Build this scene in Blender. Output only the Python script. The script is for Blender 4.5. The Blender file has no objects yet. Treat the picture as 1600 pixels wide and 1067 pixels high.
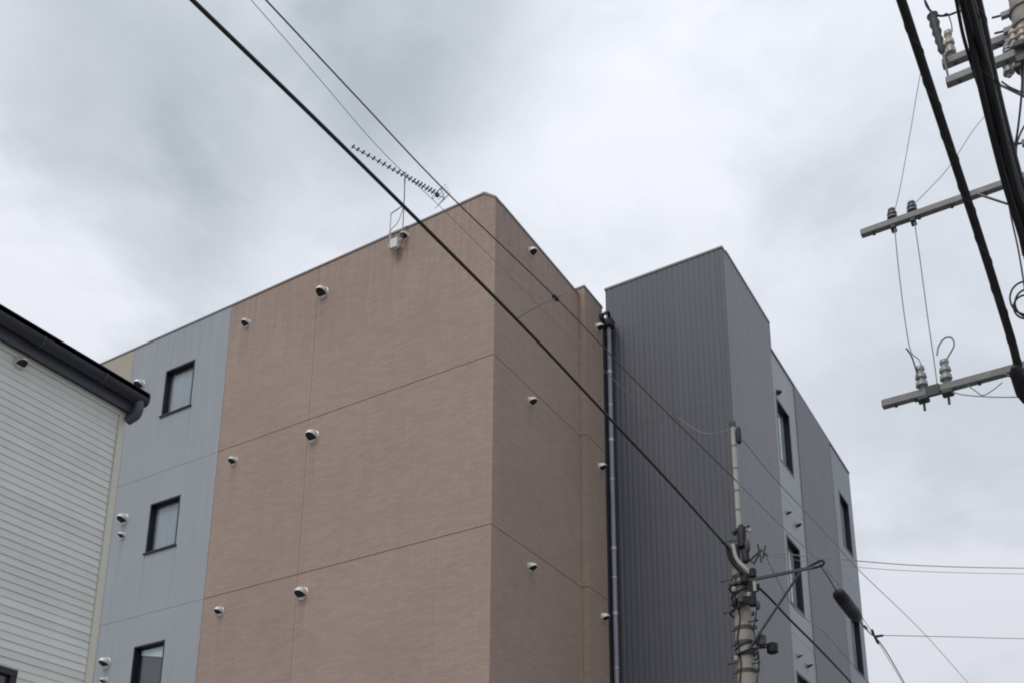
import bpy, bmesh, math, random
from math import sin, cos, pi, radians, hypot
from mathutils import Vector, Matrix
random.seed(7)
SC = bpy.context.scene
COL = SC.collection

# ------------------------------------------------------------------ camera
# World frame: the apartment block's near corner stands at the origin, its long brown wall runs along -X,
# the street runs along +Y.  The photograph is the upper part of a portrait phone picture, hence the lens shift.
FPX, PITCH, ROLL, YAW = 1668.6, radians(17.018), radians(0.4045), radians(31.37)
CAM = Vector((7.790, -12.160, 1.6))
_fw = Vector((-sin(YAW), cos(YAW), 0)); _rt = Vector((cos(YAW), sin(YAW), 0)); _up = Vector((0, 0, 1))
FWD = _fw * cos(PITCH) + _up * sin(PITCH)
_u0 = _up * cos(PITCH) - _fw * sin(PITCH)
RGT = _rt * cos(ROLL) + _u0 * sin(ROLL)
UPV = _u0 * cos(ROLL) - _rt * sin(ROLL)
cd = bpy.data.cameras.new('camera')
cd.sensor_fit = 'HORIZONTAL'; cd.sensor_width = 36.0
cd.lens = FPX / 1600 * 36.0; cd.shift_y = 533.5 / 1600
cd.clip_start = 0.05; cd.clip_end = 3000
cam = bpy.data.objects.new('camera', cd); COL.objects.link(cam)
M4 = Matrix((RGT, UPV, -FWD)).transposed().to_4x4(); M4.translation = CAM
cam.matrix_world = M4
SC.camera = cam

# ------------------------------------------------------------------ sky and light (overcast)
SUN_EL, SUN_AZ = radians(50), radians(185)      # azimuth clockwise from +Y
sun_dir = Vector((sin(SUN_AZ) * cos(SUN_EL), cos(SUN_AZ) * cos(SUN_EL), sin(SUN_EL)))
world = bpy.data.worlds.new('World'); SC.world = world; world.use_nodes = True
nt = world.node_tree; N = nt.nodes; L = nt.links
for n in list(N): N.remove(n)
out = N.new('ShaderNodeOutputWorld'); bg = N.new('ShaderNodeBackground'); bg.inputs['Strength'].default_value = 0.1
L.new(bg.outputs[0], out.inputs['Surface'])
sky = N.new('ShaderNodeTexSky'); sky.sky_type = 'NISHITA'; sky.sun_disc = False
sky.sun_elevation = SUN_EL; sky.sun_rotation = SUN_AZ
tc = N.new('ShaderNodeTexCoord')

def wmath(op, a, b=None, clamp=False):
    n = N.new('ShaderNodeMath'); n.operation = op; n.use_clamp = clamp
    for i, v in enumerate((a, b)):
        if v is None: continue
        if isinstance(v, (int, float)): n.inputs[i].default_value = v
        else: L.new(v, n.inputs[i])
    return n.outputs[0]

def wnoise(scale, detail, rough, loc, stretch=(1, 1, 1)):
    mp = N.new('ShaderNodeMapping'); mp.inputs['Location'].default_value = loc; mp.inputs['Scale'].default_value = stretch
    L.new(tc.outputs['Generated'], mp.inputs['Vector'])
    n = N.new('ShaderNodeTexNoise'); n.inputs['Scale'].default_value = scale
    n.inputs['Detail'].default_value = detail; n.inputs['Roughness'].default_value = rough
    n.inputs['Distortion'].default_value = 0.35
    L.new(mp.outputs[0], n.inputs['Vector'])
    return n.outputs['Fac']

def ray(px, py):
    return FWD + RGT * ((px - 800) / FPX) - UPV * ((py - 1067) / FPX)

def cloud_mass(px, py, inner, outer):
    """soft cloud mass round a direction: 1 inside, fading to 0; edges broken up by noise"""
    d = ray(px, py).normalized()
    dot = N.new('ShaderNodeVectorMath'); dot.operation = 'DOT_PRODUCT'
    nrm = N.new('ShaderNodeVectorMath'); nrm.operation = 'NORMALIZE'
    L.new(tc.outputs['Generated'], nrm.inputs[0]); L.new(nrm.outputs[0], dot.inputs[0]); dot.inputs[1].default_value = d
    ang = wmath('ARCCOSINE', wmath('MINIMUM', dot.outputs['Value'], 0.99999))
    ang = wmath('ADD', ang, wmath('MULTIPLY', wmath('SUBTRACT', n_mid, 0.5), 0.35))
    mr = N.new('ShaderNodeMapRange'); mr.interpolation_type = 'SMOOTHSTEP'
    L.new(ang, mr.inputs['Value'])
    mr.inputs['From Min'].default_value = radians(outer); mr.inputs['From Max'].default_value = radians(inner)
    return mr.outputs[0]

n_big = wnoise(2.2, 5, 0.5, (0.3, 1.9, 0.4), (1, 1, 1.6))
n_mid = wnoise(5.0, 7, 0.55, (4.1, 0.2, 2.0), (1, 1, 1.7))
n_fine = wnoise(13.0, 6, 0.6, (1.1, 3.2, 0.0), (1, 1, 1.5))
dens = wmath('ADD', wmath('MULTIPLY', wmath('SUBTRACT', n_big, 0.5), 0.8), wmath('MULTIPLY', wmath('SUBTRACT', n_mid, 0.5), 0.9))
dens = wmath('ADD', dens, wmath('MULTIPLY', wmath('SUBTRACT', n_fine, 0.5), 0.25))
dens = wmath('ADD', dens, 0.26)
for (px, py, i, o, w) in ((690, 70, 1, 8, 0.34), (430, 150, 2, 12, 0.30), (120, 110, 2, 11, 0.22), (300, 330, 0, 6, 0.12),
                          (60, 450, 1, 8, -0.38), (480, 470, 1, 7, -0.28), (1000, 300, 3, 12, -0.12), (1480, 520, 1, 9, 0.14), (1460, 1000, 1, 9, -0.22), (1250, 120, 1, 8, 0.05)):
    dens = wmath('ADD', dens, wmath('MULTIPLY', cloud_mass(px, py, i, o), w))
ramp = N.new('ShaderNodeValToRGB'); cr_ = ramp.color_ramp
cr_.elements[0].position = 0.04; cr_.elements[0].color = (0.85, 0.872, 0.935, 1)
cr_.elements[1].position = 0.78; cr_.elements[1].color = (0.440, 0.486, 0.538, 1)
e = cr_.elements.new(0.30); e.color = (0.715, 0.752, 0.822, 1)
L.new(dens, ramp.inputs['Fac'])
# overcast skies are brighter towards the zenith
sep = N.new('ShaderNodeSeparateXYZ'); L.new(tc.outputs['Generated'], sep.inputs[0])
zen = wmath('ADD', wmath('MULTIPLY', wmath('MAXIMUM', sep.outputs['Z'], 0.0), 0.62), 0.72)
cl = N.new('ShaderNodeVectorMath'); cl.operation = 'SCALE'
L.new(ramp.outputs['Color'], cl.inputs[0]); L.new(wmath('MULTIPLY', zen, 9.6), cl.inputs['Scale'])
mix = N.new('ShaderNodeMix'); mix.data_type = 'RGBA'; mix.inputs['Factor'].default_value = 0.95
L.new(sky.outputs[0], mix.inputs['A']); L.new(cl.outputs[0], mix.inputs['B'])
L.new(mix.outputs['Result'], bg.inputs['Color'])

sl = bpy.data.lights.new('sun', 'SUN'); sl.energy = 1.25; sl.angle = radians(25); sl.color = (1.0, 0.96, 0.91)
so = bpy.data.objects.new('sun', sl); COL.objects.link(so)
so.rotation_euler = (-sun_dir).to_track_quat('-Z', 'Y').to_euler(); so.location = (0, -20, 40)

vs = SC.view_settings
vs.view_transform = 'Standard'; vs.look = 'None'; vs.exposure = 0.0; vs.gamma = 1.0; vs.use_curve_mapping = False
SC.render.engine = 'CYCLES'
SC.cycles.pixel_filter_type = 'BLACKMAN_HARRIS'; SC.cycles.filter_width = 2.0

# ------------------------------------------------------------------ helpers
def at(px, py, depth):
    """the point seen at a photo pixel, this far along the camera's axis"""
    return CAM + ray(px, py) * depth
def at_z(px, py, z):
    d = ray(px, py); return CAM + d * ((z - CAM.z) / d.z)
def at_x(px, py, x):
    d = ray(px, py); return CAM + d * ((x - CAM.x) / d.x)
def at_y(px, py, y):
    d = ray(px, py); return CAM + d * ((y - CAM.y) / d.y)

def link(name, me, mat, parent=None):
    o = bpy.data.objects.new(name, me); COL.objects.link(o)
    if mat is not None and len(me.materials) == 0: me.materials.append(mat)
    if parent is not None: o.parent = parent
    return o
def obj(name, bm, mat, parent=None, smooth=False):
    me = bpy.data.meshes.new(name)
    bmesh.ops.recalc_face_normals(bm, faces=bm.faces)
    bm.to_mesh(me); bm.free()
    if smooth:
        me.polygons.foreach_set('use_smooth', [True] * len(me.polygons))
        me.set_sharp_from_angle(angle=radians(40))
    return link(name, me, mat, parent)
def tag(o, label, cat=None, group=None, kind=None):
    if label: o['label'] = label
    if cat: o['category'] = cat
    if group: o['group'] = group
    if kind: o['kind'] = kind
    return o
def empty(name, loc=(0, 0, 0)):
    o = bpy.data.objects.new(name, None); COL.objects.link(o); o.location = loc; o.empty_display_size = 0.2
    return o
def box(bm, x0, x1, y0, y1, z0, z1, bev=0.0):
    r = bmesh.ops.create_cube(bm, size=1.0)
    for v in r['verts']:
        v.co = Vector(((x0 + x1) / 2 + v.co.x * (x1 - x0), (y0 + y1) / 2 + v.co.y * (y1 - y0), (z0 + z1) / 2 + v.co.z * (z1 - z0)))
    if bev > 0:
        es = list({e for v in r['verts'] for e in v.link_edges})
        bmesh.ops.bevel(bm, geom=es, offset=bev, segments=1, affect='EDGES', profile=0.5)
    return bm
def nb(): return bmesh.new()
def frame_of(t):
    t = t.normalized(); up = Vector((0, 0, 1)) if abs(t.z) < 0.95 else Vector((1, 0, 0))
    s = t.cross(up).normalized(); return s, s.cross(t).normalized()
def tube(bm, pts, r, n=8, caps=True):
    """r: one radius or one per point"""
    pts = [Vector(p) for p in pts]
    rs = r if isinstance(r, (list, tuple)) else [r] * len(pts)
    rings = []; s = None
    for i, p in enumerate(pts):
        t = (pts[min(i + 1, len(pts) - 1)] - pts[max(i - 1, 0)])
        if t.length < 1e-9: t = Vector((0, 0, 1))
        t.normalize()
        if s is None: s, w = frame_of(t)
        else:
            s = (s - t * s.dot(t))
            s = s.normalized() if s.length > 1e-6 else frame_of(t)[0]
        w = t.cross(s).normalized()
        rings.append([bm.verts.new(p + (s * cos(2 * pi * k / n) + w * sin(2 * pi * k / n)) * rs[i]) for k in range(n)])
    for A, B in zip(rings, rings[1:]):
        for k in range(n): bm.faces.new((A[k], A[(k + 1) % n], B[(k + 1) % n], B[k]))
    if caps: bm.faces.new(rings[0][::-1]); bm.faces.new(rings[-1])
    return bm
def lathe(bm, base, axis, prof, n=14):
    """prof: (distance along axis, radius)"""
    base = Vector(base); axis = Vector(axis).normalized()
    pts = [base + axis * d for d, _ in prof]
    s, w = frame_of(axis); rings = []
    for p, (_, r) in zip(pts, prof):
        rings.append([bm.verts.new(p + (s * cos(2 * pi * k / n) + w * sin(2 * pi * k / n)) * max(r, 1e-4)) for k in range(n)])
    for A, B in zip(rings, rings[1:]):
        for k in range(n): bm.faces.new((A[k], A[(k + 1) % n], B[(k + 1) % n], B[k]))
    bm.faces.new(rings[0][::-1]); bm.faces.new(rings[-1])
    return bm
def prism(bm, poly, z0, z1):
    a = [bm.verts.new((x, y, z0)) for x, y in poly]; b = [bm.verts.new((x, y, z1)) for x, y in poly]
    bm.faces.new(a[::-1]); bm.faces.new(b)
    for i in range(len(poly)):
        j = (i + 1) % len(poly); bm.faces.new((a[i], a[j], b[j], b[i]))
    return bm
def bar(bm, p, q, w, h):
    """rectangular bar from p to q"""
    p = Vector(p); q = Vector(q); s, u = frame_of(q - p)
    vs_ = []
    for c in (p, q):
        vs_.append([bm.verts.new(c + s * (a * w / 2) + u * (b * h / 2)) for a, b in ((-1, -1), (1, -1), (1, 1), (-1, 1))])
    A, B = vs_
    bm.faces.new(A[::-1]); bm.faces.new(B)
    for k in range(4): bm.faces.new((A[k], A[(k + 1) % 4], B[(k + 1) % 4], B[k]))
    return bm
def spline(ps, n=10):
    """Catmull-Rom through the points"""
    ps = [Vector(p) for p in ps]
    if len(ps) < 3: return [ps[0].lerp(ps[-1], i / n) for i in range(n + 1)]
    q = [ps[0] * 2 - ps[1]] + ps + [ps[-1] * 2 - ps[-2]]; out_ = []
    for i in range(1, len(q) - 2):
        a, b, c, d = q[i - 1:i + 3]
        for k in range(n):
            t = k / n
            out_.append(0.5 * ((2 * b) + (c - a) * t + (2 * a - 5 * b + 4 * c - d) * t * t + (3 * b - a - 3 * c + d) * t ** 3))
    out_.append(ps[-1]); return out_
def hang(p, q, sag, n=24):
    p = Vector(p); q = Vector(q)
    return [p.lerp(q, i / n) - Vector((0, 0, sag * 4 * (i / n) * (1 - i / n))) for i in range(n + 1)]

# ------------------------------------------------------------------ materials
def mat(name, base, rough=0.7, metal=0.0, var=0.10, scale=1.5, bump=0.0, bscale=60, tiles=None, spec=0.5, streak=0.0, fine=0.05, runoff_top_shade=0.0, objvar=0.0, stains=()):
    m = bpy.data.materials.new(name); m.use_nodes = True
    t = m.node_tree; n = t.nodes; l = t.links; p = n['Principled BSDF']
    p.inputs['Roughness'].default_value = rough; p.inputs['Metallic'].default_value = metal
    p.inputs['Specular IOR Level'].default_value = spec
    geo = n.new('ShaderNodeNewGeometry')
    nz = n.new('ShaderNodeTexNoise'); nz.inputs['Scale'].default_value = scale; nz.inputs['Detail'].default_value = 6
    l.new(geo.outputs['Position'], nz.inputs['Vector'])
    nf = n.new('ShaderNodeTexNoise'); nf.inputs['Scale'].default_value = 45; nf.inputs['Detail'].default_value = 3
    l.new(geo.outputs['Position'], nf.inputs['Vector'])
    def mth(op, a, b):
        k = n.new('ShaderNodeMath'); k.operation = op
        for i, v in enumerate((a, b)):
            if isinstance(v, (int, float)): k.inputs[i].default_value = v
            else: l.new(v, k.inputs[i])
        return k.outputs[0]
    fac = mth('ADD', 1.0, mth('MULTIPLY', mth('SUBTRACT', nz.outputs['Fac'], 0.5), var * 2))
    fac = mth('ADD', fac, mth('MULTIPLY', mth('SUBTRACT', nf.outputs['Fac'], 0.5), fine * 2))
    if streak:
        mp = n.new('ShaderNodeMapping'); mp.inputs['Scale'].default_value = (3.5, 3.5, 0.16)
        l.new(geo.outputs['Position'], mp.inputs['Vector'])
        ns = n.new('ShaderNodeTexNoise'); ns.inputs['Scale'].default_value = 2.2; ns.inputs['Detail'].default_value = 8
        l.new(mp.outputs[0], ns.inputs['Vector'])
        fac = mth('ADD', fac, mth('MULTIPLY', mth('SUBTRACT', ns.outputs['Fac'], 0.5), streak * 2))
    if runoff_top_shade:                                    # streaky run-off dirt below the parapet cap, also painting in the dimmer wall top
        mp2 = n.new('ShaderNodeMapping'); mp2.inputs['Scale'].default_value = (5.0, 5.0, 0.22)
        l.new(geo.outputs['Position'], mp2.inputs['Vector'])
        n2 = n.new('ShaderNodeTexNoise'); n2.inputs['Scale'].default_value = 2.6; n2.inputs['Detail'].default_value = 7
        l.new(mp2.outputs[0], n2.inputs['Vector'])
        sz = n.new('ShaderNodeSeparateXYZ'); l.new(geo.outputs['Position'], sz.inputs[0])
        mr = n.new('ShaderNodeMapRange'); l.new(sz.outputs['Z'], mr.inputs['Value'])
        mr.inputs['From Min'].default_value = 12.4; mr.inputs['From Max'].default_value = 14.6
        ms = n.new('ShaderNodeMapRange'); l.new(n2.outputs['Fac'], ms.inputs['Value'])
        ms.inputs['From Min'].default_value = 0.42; ms.inputs['From Max'].default_value = 0.68
        fac = mth('SUBTRACT', fac, mth('MULTIPLY', mth('MULTIPLY', mr.outputs[0], ms.outputs[0]), runoff_top_shade))
    for (ax, cen, hw, zv, amt) in stains:         # dirt washed down the wall below each vent (one vent a storey)
        ss = n.new('ShaderNodeSeparateXYZ'); l.new(geo.outputs['Position'], ss.inputs[0])
        wob = mth('MULTIPLY', mth('SUBTRACT', nz.outputs['Fac'], 0.5), 0.12)
        dx = mth('ABSOLUTE', mth('ADD', mth('SUBTRACT', ss.outputs[ax], cen), wob), 0.0)
        mw = n.new('ShaderNodeMapRange'); mw.interpolation_type = 'SMOOTHSTEP'; l.new(dx, mw.inputs['Value'])
        mw.inputs['From Min'].default_value = hw; mw.inputs['From Max'].default_value = hw * 0.1
        dz = mth('MODULO', mth('SUBTRACT', zv + 29.0, ss.outputs['Z']), 2.9)
        mz = n.new('ShaderNodeMapRange'); l.new(dz, mz.inputs['Value'])
        mz.inputs['From Min'].default_value = 1.3; mz.inputs['From Max'].default_value = 0.1
        k = mth('MULTIPLY', mth('MULTIPLY', mw.outputs[0], mz.outputs[0]), mth('MULTIPLY', nf.outputs['Fac'], amt * 2))
        fac = mth('SUBTRACT', fac, k)
    if objvar:
        oi = n.new('ShaderNodeObjectInfo')
        fac = mth('ADD', fac, mth('MULTIPLY', mth('SUBTRACT', oi.outputs['Random'], 0.5), objvar * 2))
    hgt = None
    if tiles:
        tw, th, amt = tiles
        # horizontal run along the wall (x + y works for both wall directions), vertical z
        sx = n.new('ShaderNodeSeparateXYZ'); l.new(geo.outputs['Position'], sx.inputs[0])
        cb = n.new('ShaderNodeCombineXYZ'); l.new(mth('ADD', sx.outputs['X'], sx.outputs['Y']), cb.inputs['X']); l.new(sx.outputs['Z'], cb.inputs['Y'])
        br = n.new('ShaderNodeTexBrick'); br.offset = 0.5
        br.inputs['Scale'].default_value = 1.0; br.inputs['Brick Width'].default_value = tw; br.inputs['Row Height'].default_value = th
        br.inputs['Mortar Size'].default_value = 0.004; br.inputs['Mortar Smooth'].default_value = 0.3
        br.inputs['Color1'].default_value = (1 - amt, 1 - amt, 1 - amt, 1); br.inputs['Color2'].default_value = (1 + amt, 1 + amt, 1 + amt, 1)
        br.inputs['Mortar'].default_value = (0.80, 0.80, 0.80, 1)
        l.new(cb.outputs[0], br.inputs['Vector'])
        bw = n.new('ShaderNodeRGBToBW'); l.new(br.outputs['Color'], bw.inputs[0])
        fac = mth('MULTIPLY', fac, bw.outputs[0]); hgt = br.outputs['Fac']
    sc_ = n.new('ShaderNodeVectorMath'); sc_.operation = 'SCALE'; sc_.inputs[0].default_value = base[:3]
    l.new(fac, sc_.inputs['Scale']); l.new(sc_.outputs[0], p.inputs['Base Color'])
    if hgt is not None:
        b = n.new('ShaderNodeBump'); b.inputs['Strength'].default_value = 0.5; b.inputs['Distance'].default_value = 0.003; b.invert = True
        l.new(hgt, b.inputs['Height']); l.new(b.outputs[0], p.inputs['Normal'])
    elif bump:
        nbp = n.new('ShaderNodeTexNoise'); nbp.inputs['Scale'].default_value = bscale; nbp.inputs['Detail'].default_value = 4
        l.new(geo.outputs['Position'], nbp.inputs['Vector'])
        b = n.new('ShaderNodeBump'); b.inputs['Strength'].default_value = bump; b.inputs['Distance'].default_value = 0.004
        l.new(nbp.outputs['Fac'], b.inputs['Height']); l.new(b.outputs[0], p.inputs['Normal'])
    return m

M = dict(
    brown=mat('brown_tile', (0.337, 0.253, 0.210), 0.75, objvar=0.03, var=0.14, scale=0.55, tiles=(0.20, 0.05, 0.06), streak=0.06, runoff_top_shade=0.22, stains=(('X', -3.66, 0.13, 8.10, 0.10), ('X', -5.55, 0.09, 8.16, 0.09), ('Y', 1.13, 0.08, 8.2, 0.09))),
    pilaster=mat('olive_brown_tile', (0.336, 0.252, 0.206), 0.75, var=0.12, scale=0.55, tiles=(0.20, 0.05, 0.06), streak=0.06, runoff_top_shade=0.22),
    seal=mat('joint_sealant', (0.19, 0.14, 0.115), 0.8),
    bluegrey=mat('blue_grey_panel', (0.298, 0.325, 0.354), 0.6, var=0.08, scale=0.9, streak=0.08, runoff_top_shade=0.15, stains=(('X', -8.42, 0.10, 7.6, 0.14), ('X', -7.70, 0.05, 6.85, 0.10), ('X', -6.88, 0.05, 6.85, 0.10)), bump=0.15, bscale=90),
    tan=mat('tan_panel', (0.37, 0.335, 0.275), 0.7, var=0.06, streak=0.08),
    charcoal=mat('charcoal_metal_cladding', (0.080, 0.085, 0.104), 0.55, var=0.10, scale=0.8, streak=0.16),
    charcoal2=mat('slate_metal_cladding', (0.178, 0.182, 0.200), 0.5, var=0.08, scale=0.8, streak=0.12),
    palegrey=mat('pale_grey_panel', (0.325, 0.348, 0.355), 0.55, var=0.06, streak=0.08),
    midgrey=mat('mid_grey_panel', (0.255, 0.272, 0.30), 0.55, var=0.06, streak=0.08),
    coping=mat('coping_metal', (0.19, 0.19, 0.195), 0.5, metal=0.1, var=0.1),
    core=mat('core_concrete', (0.22, 0.21, 0.20), 0.9),
    roofing=mat('roof_membrane', (0.25, 0.25, 0.25), 0.9),
    winframe=mat('dark_window_metal', (0.018, 0.020, 0.028), 0.4, metal=0.2),
    frosted=mat('frosted_glass', (0.45, 0.475, 0.49), 0.25, var=0.06, scale=5, spec=0.6),
    frosted_green=mat('pale_green_glass', (0.52, 0.58, 0.58), 0.2, var=0.06, scale=5, spec=0.6),
    clear=mat('dark_clear_glass', (0.035, 0.037, 0.042), 0.05, var=0.05, spec=0.9),
    curtain=mat('white_sky_reflection', (0.85, 0.86, 0.87), 0.8),  # white of the sheet that paints the third window's sky reflection
    hood=mat('vent_hood_metal', (0.62, 0.61, 0.59), 0.38, metal=0.25, var=0.2, scale=9),
    hood_mouth_shade=mat('vent_mouth_shade', (0.022, 0.022, 0.023), 0.8),
    pipe=mat('drainpipe_plastic', (0.27, 0.275, 0.325), 0.5, var=0.06, scale=4),
    pipe_recess_dark=mat('gutter_plastic_recess_shade', (0.028, 0.027, 0.034), 0.45, var=0.15, scale=6),  # dark plastic fittings, also the painted shadow of the pipe recess
    band=mat('pale_steel_band', (0.50, 0.50, 0.53), 0.4, metal=0.4),
    siding=mat('pale_green_grey_siding', (0.66, 0.68, 0.645), 0.65, var=0.06, scale=2.0, streak=0.06, objvar=0.05),
    sidingcore=mat('siding_backing', (0.34, 0.36, 0.35), 0.8),
    trim=mat('cream_corner_trim', (0.62, 0.61, 0.52), 0.6, var=0.06),
    gutter=mat('navy_gutter', (0.072, 0.077, 0.098), 0.45, var=0.2, scale=5),
    soffit=mat('dark_soffit', (0.035, 0.038, 0.048), 0.7),
    rooftile=mat('dark_roof_slate', (0.05, 0.052, 0.06), 0.8),
    concrete=mat('pole_concrete', (0.305, 0.272, 0.238), 0.85, var=0.14, scale=4, bump=0.4, bscale=70, streak=0.12),
    palepipe=mat('pale_riser_pipe', (0.36, 0.355, 0.33), 0.6, var=0.2, scale=6, streak=0.1),
    steel=mat('galvanised_steel', (0.19, 0.192, 0.195), 0.6, metal=0.25, var=0.35, scale=7),
    steel_dark=mat('weathered_steel', (0.052, 0.054, 0.056), 0.6, metal=0.1, var=0.25, scale=9),
    insul=mat('weathered_porcelain', (0.13, 0.135, 0.135), 0.45, var=0.2, scale=20),
    fabric=mat('grey_curtain', (0.47, 0.48, 0.50), 0.85, var=0.05),
    fabric_pale=mat('pale_green_curtain', (0.58, 0.63, 0.63), 0.85, var=0.05),
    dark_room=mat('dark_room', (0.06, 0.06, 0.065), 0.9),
    rubber=mat('black_cable_sheath', (0.016, 0.016, 0.019), 0.55, var=0.25, scale=12, spec=0.3),
    wire=mat('dark_thin_wire', (0.035, 0.035, 0.038), 0.5),
    wire_grey=mat('grey_thin_wire', (0.26, 0.265, 0.275), 0.6, spec=0.3),
    porcelain=mat('grey_porcelain', (0.30, 0.305, 0.31), 0.3, var=0.15, scale=20),
    porcelain_dark=mat('dark_porcelain', (0.032, 0.034, 0.036), 0.6, var=0.2, scale=20),
    porcelain_brown=mat('beige_porcelain', (0.36, 0.31, 0.26), 0.35, var=0.2, scale=20),
    alu=mat('antenna_aluminium', (0.20, 0.205, 0.21), 0.5, metal=0.2),
    white_plastic=mat('white_plastic', (0.62, 0.62, 0.60), 0.5),
    asphalt=mat('asphalt', (0.05, 0.05, 0.052), 0.9, var=0.2, bump=0.5, bscale=120),
    ground=mat('paved_ground', (0.27, 0.255, 0.24), 0.95, var=0.2),
    kerb=mat('kerb_concrete', (0.34, 0.33, 0.31), 0.85, var=0.12),
    paint=mat('white_road_paint', (0.72, 0.72, 0.70), 0.7, var=0.12, scale=8),
)

def pane_glass(name, tint):
    m = bpy.data.materials.new(name); m.use_nodes = True; t = m.node_tree; n = t.nodes; l = t.links
    n.remove(n['Principled BSDF']); o = n['Material Output']
    tr = n.new('ShaderNodeBsdfTransparent'); tr.inputs[0].default_value = (*tint, 1)
    gl = n.new('ShaderNodeBsdfGlossy'); gl.inputs['Roughness'].default_value = 0.03; gl.inputs['Color'].default_value = (0.95, 0.97, 1.0, 1)
    fr = n.new('ShaderNodeFresnel'); fr.inputs['IOR'].default_value = 1.9
    nz = n.new('ShaderNodeTexNoise'); nz.inputs['Scale'].default_value = 2.5
    g = n.new('ShaderNodeNewGeometry'); l.new(g.outputs['Position'], nz.inputs['Vector'])
    b = n.new('ShaderNodeBump'); b.inputs['Strength'].default_value = 0.15; b.inputs['Distance'].default_value = 0.02
    l.new(nz.outputs['Fac'], b.inputs['Height']); l.new(b.outputs[0], gl.inputs['Normal'])
    fm = n.new('ShaderNodeMath'); fm.operation = 'MULTIPLY'; fs = n.new('ShaderNodeMath'); fs.operation = 'SUBTRACT'; fs.inputs[0].default_value = 1.0
    l.new(g.outputs['Backfacing'], fs.inputs[1]); l.new(fr.outputs[0], fm.inputs[0]); l.new(fs.outputs[0], fm.inputs[1])
    mx = n.new('ShaderNodeMixShader'); l.new(fm.outputs[0], mx.inputs[0]); l.new(tr.outputs[0], mx.inputs[1]); l.new(gl.outputs[0], mx.inputs[2])
    l.new(mx.outputs[0], o.inputs['Surface']); return m
M['glass'] = pane_glass('window_glass', (0.86, 0.89, 0.90))

# ------------------------------------------------------------------ ground and street
def sheet(name, x0, x1, y0, y1, z, m):
    bm = nb(); vs_ = [bm.verts.new(c) for c in ((x0, y0, z), (x1, y0, z), (x1, y1, z), (x0, y1, z))]; bm.faces.new(vs_)
    return tag(obj(name, bm, m), None, kind='structure')
sheet('ground', -700, 700, -700, 700, 0.0, M['ground'])
sheet('road', 3.9, 7.5, -200, 200, 0.004, M['asphalt'])
sheet('edge_line', 4.15, 4.27, -200, 200, 0.008, M['paint'])
sheet('edge_line', 7.13, 7.25, -200, 200, 0.008, M['paint'])
for x in (3.72, 7.5):
    bm = nb(); box(bm, x, x + 0.18, -200, 200, 0.0, 0.12, 0.015)
    tag(obj('kerb', bm, M['kerb']), None, kind='structure')

# ------------------------------------------------------------------ apartment building
bld = empty('apartment_building')
tag(bld, 'flat roofed apartment block with brown tiled walls, blue grey bay and dark ribbed metal tower', 'building')
J1, J2, J3, J4, ROOF = 11.39, 8.49, 5.59, 2.69, 14.52
ROOF_B = 14.34                                    # lower parapet round the corner
STOREYS = ((0.02, J4), (J4, J3), (J3, J2), (J2, J1), (J1, ROOF))
G = 0.006                                        # half joint width
TH = 0.15                                        # cladding thickness

def panel(name, axis, p0, p1, z0, z1, front, m, holes=(), th=TH, inward=1, parent=bld):
    """flat cladding panel with real openings. axis 'x': runs along x, faces -y; axis 'y': runs along y, faces +x."""
    us = sorted({p0, p1} | {h[0] for h in holes} | {h[1] for h in holes})
    zs = sorted({z0, z1} | {h[2] for h in holes} | {h[3] for h in holes})
    bm = nb(); vt = {}
    def V(i, j, d):
        k = (i, j, d)
        if k not in vt:
            dd = front + d * th if axis == 'x' else front - d * th
            vt[k] = bm.verts.new((us[i], dd, zs[j]) if axis == 'x' else (dd, us[i], zs[j]))
        return vt[k]
    def solid(i, j):
        if i < 0 or j < 0 or i >= len(us) - 1 or j >= len(zs) - 1: return False
        cu, cz = (us[i] + us[i + 1]) / 2, (zs[j] + zs[j + 1]) / 2
        return not any(h[0] < cu < h[1] and h[2] < cz < h[3] for h in holes)
    for i in range(len(us) - 1):
        for j in range(len(zs) - 1):
            if not solid(i, j): continue
            bm.faces.new((V(i, j, 0), V(i + 1, j, 0), V(i + 1, j + 1, 0), V(i, j + 1, 0)))
            bm.faces.new((V(i, j, 1), V(i, j + 1, 1), V(i + 1, j + 1, 1), V(i + 1, j, 1)))
            for (di, dj, a, b) in ((-1, 0, (i, j), (i, j + 1)), (1, 0, (i + 1, j), (i + 1, j + 1)), (0, -1, (i, j), (i + 1, j)), (0, 1, (i, j + 1), (i + 1, j + 1))):
                if not solid(i + di, j + dj):
                    bm.faces.new((V(*a, 0), V(*b, 0), V(*b, 1), V(*a, 1)))
    return obj(name, bm, m, parent)

def ribbed(name, axis, p0, p1, z0, z1, front, m, pitch=0.105, depth=0.012, parent=bld):
    """folded metal sheet with trapezoid ribs, open crown outward; 'front' is the crown plane"""
    bm = nb(); prof = []; p = p0
    n = max(1, round((p1 - p0) / pitch)); w = (p1 - p0) / n
    for k in range(n):
        b = p0 + k * w
        prof += [(b, 1), (b + w * 0.10, 1), (b + w * 0.24, 0), (b + w * 0.80, 0), (b + w * 0.94, 1)]
    prof.append((p1, 1))
    lo, hi = [], []
    for u, d in prof:
        dd = front + d * depth if axis == 'x' else front - d * depth
        c = (u, dd) if axis == 'x' else (dd, u)
        lo.append(bm.verts.new((*c, z0))); hi.append(bm.verts.new((*c, z1)))
    for i in range(len(prof) - 1): bm.faces.new((lo[i], lo[i + 1], hi[i + 1], hi[i]))
    o = obj(name, bm, m, parent)
    # keep the sheet's normals facing outward
    me = o.data; want = Vector((0, -1, 0)) if axis == 'x' else Vector((1, 0, 0))
    if me.polygons[0].normal.dot(want) < 0: me.flip_normals()
    return o

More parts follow.
